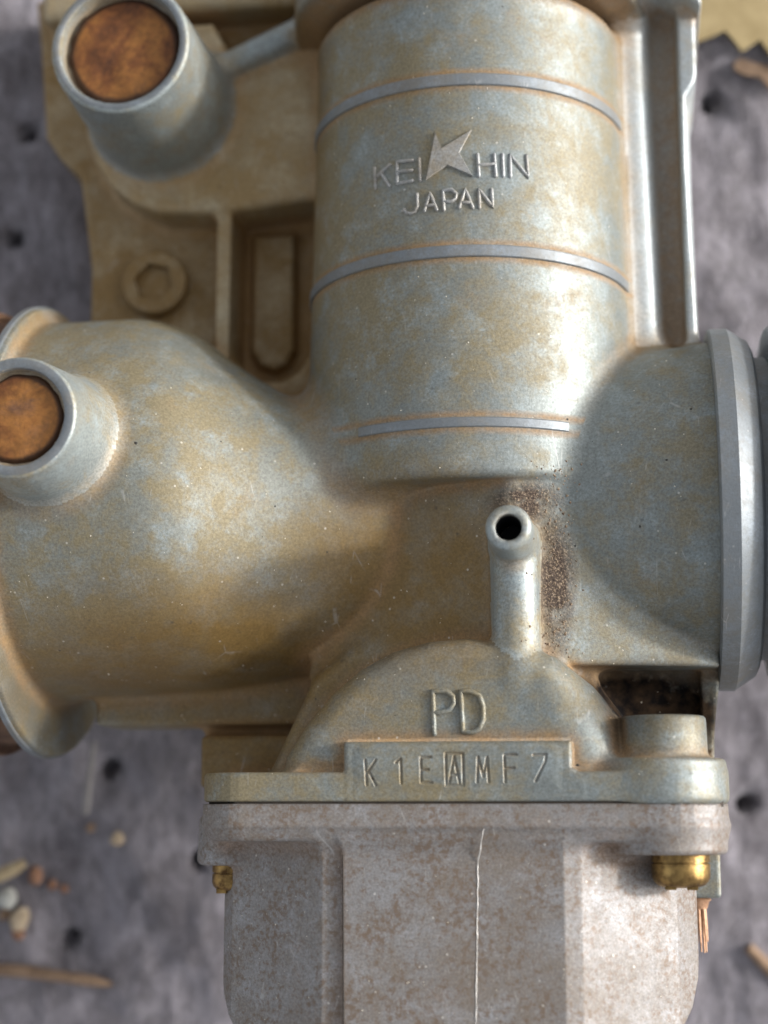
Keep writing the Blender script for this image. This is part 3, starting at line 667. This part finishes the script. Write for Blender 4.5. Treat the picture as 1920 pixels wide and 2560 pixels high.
# bowl screws
def screw(c, y, r, l):
    s = lathe('bowl_screw', [(y+.2, r*.6), (y+.2, r), (y-.15, r*1.0), (y-.62, r*1.0), (y-.66, r*.93), (y-.74, r*.93), (y-.78, r*1.0), (y-l*.66, r*1.0), (y-l*.80, r*.95), (y-l*.92, r*.82), (y-l*.98, r*.64), (y-l, r*.5), (y-l, .3), (y-l+.7, .28), (y-l+.7, .001)], c, 1, M_BRASS, carb, 64, smooth_ang=40)
    s['label'] = 'tarnished brass screw head under the bowl flange'
    for k in (-1, 1):    # burred lips of the cross slot
        mesh_obj('slot_lip', [(c[0]+k*.9+dx*.45, y-l+dy, c[1]+.1+dz) for dx in (-1, 1) for dy in (.25, -.16) for dz in (-1.2, 1.2)],
                 [(0, 1, 3, 2), (4, 6, 7, 5), (0, 4, 5, 1), (2, 3, 7, 6), (0, 2, 6, 4), (1, 5, 7, 3)], M_BRASS, s, smooth=False)
screw((18.75, 12.6), -31.85, 2.45, 2.75)
screw((-20.9, 8.2), -33.0, 2.0, 2.3)
# mould flash line down the bowl
pts = []
y = -29.7; x0 = 2.45
for i in range(70):
    yy = -29.7-i*.27; xx = 2.45-.55*min(1, i/10)-.006*i+random.uniform(-.032, .032)
    zz = 17.02 if yy > -30.5 else (16.16 if yy < -32.6 else 17.0-.84*((-30.5-yy)/2.1)**.6)
    pts.append((xx, yy, zz))
tube('mould_seam', pts, [random.uniform(.022, .062) for _ in pts], M_SEAM, carb, 6)
tube('mould_seam', [(-9.66+.004*i, -31.9-.45*i, 16.13) for i in range(37)], .085, M_GASKET, carb, 5)
# piece of the choke side behind the bowl, and its frayed copper strands
V = [(x, y, z) for x in (18.5, 22.7) for y in (-36.0, -30.5) for z in (-5, .6)]
o = mesh_obj('rear_lug', V, [(0, 1, 3, 2), (4, 6, 7, 5), (0, 4, 5, 1), (2, 3, 7, 6), (0, 2, 6, 4), (1, 5, 7, 3)], M_CAST, carb, smooth=False)
bv = o.modifiers.new('bevel', 'BEVEL'); bv.width = .35*MM; bv.segments = 3; o.data.materials[0] = M_CAST; fix_normals(o)
wb = lathe('wire_bundle', [(-37.0, .001), (-37.0, .75), (-36.4, .95), (-36.2, 1.15), (-35.9, .9), (-35.9, .001)], (20.7, -.8), 1, M_COPPER, carb, 20)
for i in range(9):
    a = i*2.4; dx, dz = .62*math.cos(a)*(.4+.6*(i % 2)), .62*math.sin(a)
    tube('strand', [(20.7+dx, -36.9, -.8+dz), (20.75+dx*1.1, -38.6, -.8+dz), (20.8+dx*1.15, -39.8-random.uniform(0, 1.2), -.8+dz)], [.14, .13, .07], M_COPPER, wb, 5)
o = lathe('drain_stub', [(-52, .001), (-52, 2.3), (-45.5, 2.3), (-44, 2.0)], (-18.9, -6), 1, M_COPPER, carb, 32)

# loose grains, black flecks and lint lying on the metal (each set on the modelled surface)
def settle(prims, n, box, zmax=24.0):
    p = np.stack([rng.uniform(box[0], box[1], n), rng.uniform(box[2], box[3], n), np.full(n, zmax)], -1); alive = np.ones(n, bool)
    for _ in range(60):
        d, _c = field(prims, p[:, 0], p[:, 1], p[:, 2]); p[:, 2] -= np.clip(d, -1, 2)*.8
    ok = (np.abs(d) < .03) & (p[:, 2] > -8)
    p = p[ok]; return p, gradient(prims, p)
def grains(name, p, nrm, r0, r1, mat, flat=.6):
    V = []; F = []
    for q, m in zip(p, nrm):
        m = Vector(m); u = m.orthogonal().normalized(); w = m.cross(u); r = random.uniform(r0, r1)*(.6+.8*random.random()); a = random.random()*6; b = len(V)
        ring = [Vector(q)+(u*math.cos(a+k*1.2566)+w*math.sin(a+k*1.2566))*r*random.uniform(.6, 1.3)-m*.01 for k in range(5)]
        V += ring+[Vector(q)+m*r*flat]; F += [(b+k, b+(k+1) % 5, b+5) for k in range(5)]
    o = mesh_obj(name, V, F, mat, carb, smooth=False); o['kind'] = 'stuff'; return o
M_GRAIN = simple('pale_grains', (.55, .48, .36), (.80, .76, .66), .7, 0.0, 3.0)
M_FLECK = simple('black_flecks', (.015, .014, .013), (.04, .036, .03), .6, 0.0, 3.0)
p, m = settle(BODY, 620, (-40, 22, -26, 50)); grains('pale_grains', p, m, .03, .075, M_GRAIN)
p, m = settle(BODY, 60, (-40, 22, -26, 50)); grains('black_flecks', p, m, .06, .17, M_FLECK, .25)
p, m = settle(BODY, 900, (3.5, 11.5, -15, 2.5)); k = np.exp(-((p[:, 0]-8.7)/1.5)**2) > rng.random(len(p))*1.1; grains('brown_grit', p[k], m[k], .05, .13, simple('brown_grit', (.10, .065, .045), (.42, .32, .22), .85, 0.0, 2.5), .9)
p, m = settle(BOWL, 130, (-20, 19, -46, -32)); grains('bowl_grains', p, m, .025, .065, M_GRAIN)

# ================================================================== THE CLOTH AND WHAT LIES ON IT (world mm, z = 0 at the cloth)
HOLES = [(-42.0, 31.1), (-31.0, -29.3), (-20.9, -39.5), (-35.6, -48.6), (-23.0, -60.5), (37.2, 46.6), (41.0, -33.2), (-40.3, 43.0), (-55, 10), (55, 20), (38, -62), (-52, -20)]
gx = np.arange(-90, 90.01, .6); gy = np.arange(-95, 95.01, .6)
X, Y = np.meshgrid(gx, gy, indexing='ij')
Z = 3.0*vnoise(X, Y, 19, 1)+.9*vnoise(X+.3*Y, Y, 5, 2)+.5*vnoise(X, Y*.6, 1.6, 3)-2.4
for hx, hy in HOLES:
    r = hyp(X-hx, Y-hy); Z += -3.6*np.exp(-(r/.95)**4)-.8*np.exp(-(r/3.2)**2)
edge = np.minimum(np.minimum(X+90, 90-X), np.minimum(Y+95, 95-Y)); Z *= np.clip(edge/8, 0, 1)
nx, ny = X.shape; idx = np.arange(nx*ny).reshape(nx, ny)
V = np.stack([X, Y, Z], -1).reshape(-1, 3).tolist()
F = np.stack([idx[:-1, :-1], idx[1:, :-1], idx[1:, 1:], idx[:-1, 1:]], -1).reshape(-1, 4).tolist()
b0 = len(V); V += [(-900, -900, 0), (900, -900, 0), (900, 900, 0), (-900, 900, 0)]
c0, c1, c2, c3 = int(idx[0, 0]), int(idx[-1, 0]), int(idx[-1, -1]), int(idx[0, -1])
F += [tuple([b0, b0+1]+[int(k) for k in idx[::-1, 0]]), tuple([b0+1, b0+2]+[int(k) for k in idx[-1, ::-1]]),
      tuple([b0+2, b0+3]+[int(k) for k in idx[:, -1]]), tuple([b0+3, b0]+[int(k) for k in idx[0, :]])]
def cloth_mat():
    t = NT('grey_felt')
    a = t.noise(.14, 5, .6, off=5.0); b = t.noise(.9, 5, .7, stretch=(1.0, .45, 1), off=8.0); c = t.noise(5, 4, .7, stretch=(1, .35, 1))
    f = t.math('ADD', t.math('MULTIPLY', a, .45), t.math('MULTIPLY', b, .40)); f = t.math('ADD', f, t.math('MULTIPLY', c, .17))
    f = t.math('ADD', f, .04)
    col = t.ramp(f, [(.38, (.080, .067, .076)), (.53, (.190, .175, .193)), (.70, (.37, .345, .385))])
    t.bump([(b, .5), (c, .18)])
    t.b.inputs['Sheen Weight'].default_value = .25
    return t.out(col, .95, 0.0)
M_CLOTH = cloth_mat()
cloth = mesh_obj('ground_cloth', V, F, M_CLOTH); cloth['kind'] = 'structure'; cloth['label'] = 'grey quilted felt cloth with pinholes'; fix_normals(cloth, 180)
# loose fuzz standing on the felt: one mass
V = []; F = []
def cz(x, y): i = int(round((x+90)/.6)); j = int(round((y+95)/.6)); return float(Z[min(max(i, 0), nx-1), min(max(j, 0), ny-1)])
for k in range(5200):
    x, y = random.uniform(-60, 60), random.uniform(-72, 72); a = random.gauss(1.4, .7); l = random.uniform(.8, 2.4); w = random.uniform(.03, .07)
    z = cz(x, y); ca, sa = math.cos(a), math.sin(a); up = random.uniform(.15, .7); b = len(V)
    for t in (0, .5, 1):
        px, py, pz = x+ca*l*t, y+sa*l*t, z-.1+up*l*(t-.45*t*t)
        V += [(px-sa*w*(1-.7*t), py+ca*w*(1-.7*t), pz), (px+sa*w*(1-.7*t), py-ca*w*(1-.7*t), pz)]
    F += [(b, b+1, b+3, b+2), (b+2, b+3, b+5, b+4)]
M_FUZZ = simple('felt_fibres', (.22, .20, .21), (.45, .42, .44), .9, 0.0, 1.0)
fz = mesh_obj('felt_fuzz', V, F, M_FUZZ); fz['kind'] = 'stuff'

# things lying on the cloth
M_TAN = simple('tan_paper', (.30, .225, .105), (.40, .31, .16), .8, 0.0, .4, .05)
M_BROWN = simple('brown_flake', (.16, .10, .06), (.30, .20, .13), .8, 0.0, .6, .08)
M_STRAW = simple('dry_straw', (.34, .25, .14), (.52, .42, .26), .7, 0.0, .6, .05)
M_LINT = simple('grey_lint', (.22, .205, .20), (.32, .30, .29), .9, 0.0, .6, .05)
M_STONE = simple('pale_grit', (.36, .27, .18), (.55, .45, .32), .8, 0.0, .8, .08)
M_WHITE = simple('white_grit', (.36, .36, .33), (.55, .55, .51), .8, 0.0, .8, .08)
M_ORANGE = simple('orange_grit', (.26, .12, .065), (.38, .22, .14), .8, 0.0, .8, .08)
def sheet(name, P, z0, th, mat, tilt=0.0):
    n = len(P); cx = sum(p[0] for p in P)/n
    V = [(x, y, z0+tilt*(x-cx)) for x, y in P]+[(x, y, z0+th+tilt*(x-cx)) for x, y in P]
    o = mesh_obj(name, V, [tuple(reversed(range(n))), tuple(range(n, 2*n))]+[(i, (i+1) % n, n+(i+1) % n, n+i) for i in range(n)], mat, smooth=False)
    fix_normals(o); return o
thing(sheet('torn_card', [(30, 75), (30, 55), (33.0, 52.4), (35.0, 52.7), (36.6, 53.3), (38.3, 54.0), (39.2, 53.0), (40.2, 51.7), (41.3, 52.4), (42.2, 53.0), (43.4, 51.4), (45, 49.9), (46.3, 50.8), (48, 49), (60, 49), (60, 75)], .9, .7, M_TAN),
      'tan card with a torn zigzag edge lying beyond the carburetor', 'card')
thing(sheet('brown_flake', [(39.4, 50.6), (40.2, 51.1), (41.6, 50.6), (43.2, 50.3), (44.8, 49.2), (45, 47.2), (43.6, 47.6), (42.4, 49.0), (40.6, 49.3), (39.6, 49.8)], .3, .5, M_BROWN, .03),
      'brown curled flake tucked beside the zigzag card edge', 'flake')
def pebble(name, x, y, r, mat, sq=(1, 1, .8), seed=0):
    bm = bmesh.new(); bmesh.ops.create_icosphere(bm, subdivisions=3, radius=1.0); rr = random.Random(seed)
    ph = [rr.uniform(0, 6) for _ in range(6)]
    for v in bm.verts:
        p = v.co; k = 1+.16*math.sin(2.3*p.x+ph[0])*math.sin(2.1*p.y+ph[1])+.10*math.sin(4*p.z+ph[2]+3*p.x)
        v.co = Vector((p.x*sq[0]*k*r, p.y*sq[1]*k*r, p.z*sq[2]*k*r))*MM
    for f in bm.faces: f.smooth = True
    me = bpy.data.meshes.new(name); bm.to_mesh(me); bm.free(); me.materials.append(mat)
    o = link(bpy.data.objects.new(name, me)); o.location = (x*MM, y*MM, (cz(x, y)+r*sq[2]*.7)*MM); return o
GR = 'crumbs of grit on the cloth'
thing(pebble('grit_crumb', -42.6, -43.7, 1.15, M_WHITE, (.9, 1.1, .8), 1), 'white rounded crumb at the cloth edge beside the tan one', 'grit', GR)
thing(pebble('grit_crumb', -41.2, -46.0, 1.15, M_STONE, (.95, 1.15, .8), 2), 'large tan crumb lowest of the cluster on the cloth', 'grit', GR)
thing(pebble('grit_crumb', -41.3, -47.6, .7, M_ORANGE, (1, 1, .8), 3), 'small orange crumb touching the bottom of the tan one', 'grit', GR)
thing(pebble('grit_crumb', -42.9, -45.6, .75, M_BROWN, (1, 1, .8), 4), 'small brown crumb between the white and tan ones', 'grit', GR)
thing(pebble('grit_crumb', -39.6, -41.3, .95, M_ORANGE, (.8, 1.2, .7), 5), 'long orange crumb just under the yellow twig tip', 'grit', GR)
thing(pebble('grit_crumb', -37.7, -42.4, .6, M_ORANGE, (1, 1, .8), 6), 'small reddish crumb right of the long orange one', 'grit', GR)
thing(pebble('grit_crumb', -36.4, -42.9, .5, M_ORANGE, (1, 1, .8), 7), 'tiniest reddish crumb farthest from the yellow twig', 'grit', GR)
thing(pebble('grit_crumb', -30.2, -37.0, .75, M_STONE, (1, 1, .8), 8), 'lone pale crumb midway between the twig and the bowl', 'grit', GR)
thing(pebble('grit_crumb', -33.3, -35.8, .5, M_BROWN, (1, 1, .8), 9), 'faint brown speck left of the lone pale crumb', 'grit', GR)
def stick(name, pts, r, mat): return tube(name, pts, r, mat, None, 8, .08)
thing(stick('yellow_twig', [(-46, -42.0, 1.2), (-43.4, -40.9, 1.3), (-41.6, -40.1, 1.2), (-40.4, -39.4, 1.0)], [.8, .75, .7, .45], M_STRAW), 'short yellow twig at the cloth edge above the crumbs', 'twig')
thing(stick('brown_stick', [(-46, -51.4, .6), (-41, -51.7, .8), (-36, -52.4, .7), (-32.6, -52.9, .6), (-30.8, -53.4, .2)], [.75, .7, .65, .6, .3], M_BROWN), 'thin brown stick lying across the cloth below the crumbs', 'stick')
thing(stick('straw', [(-32.6, -25.9, .8), (-33.2, -30, .7), (-33.7, -34, .4)], [.3, .4, .45], M_LINT), 'faint grey straw lying on the cloth under the bell rim', 'straw')
thing(stick('short_stick', [(41.0, -49.0, .8), (43, -51.0, .8), (46, -54, .6)], [.6, .75, .7], M_BROWN), 'short brown stick lying on the cloth right of the bowl', 'stick')
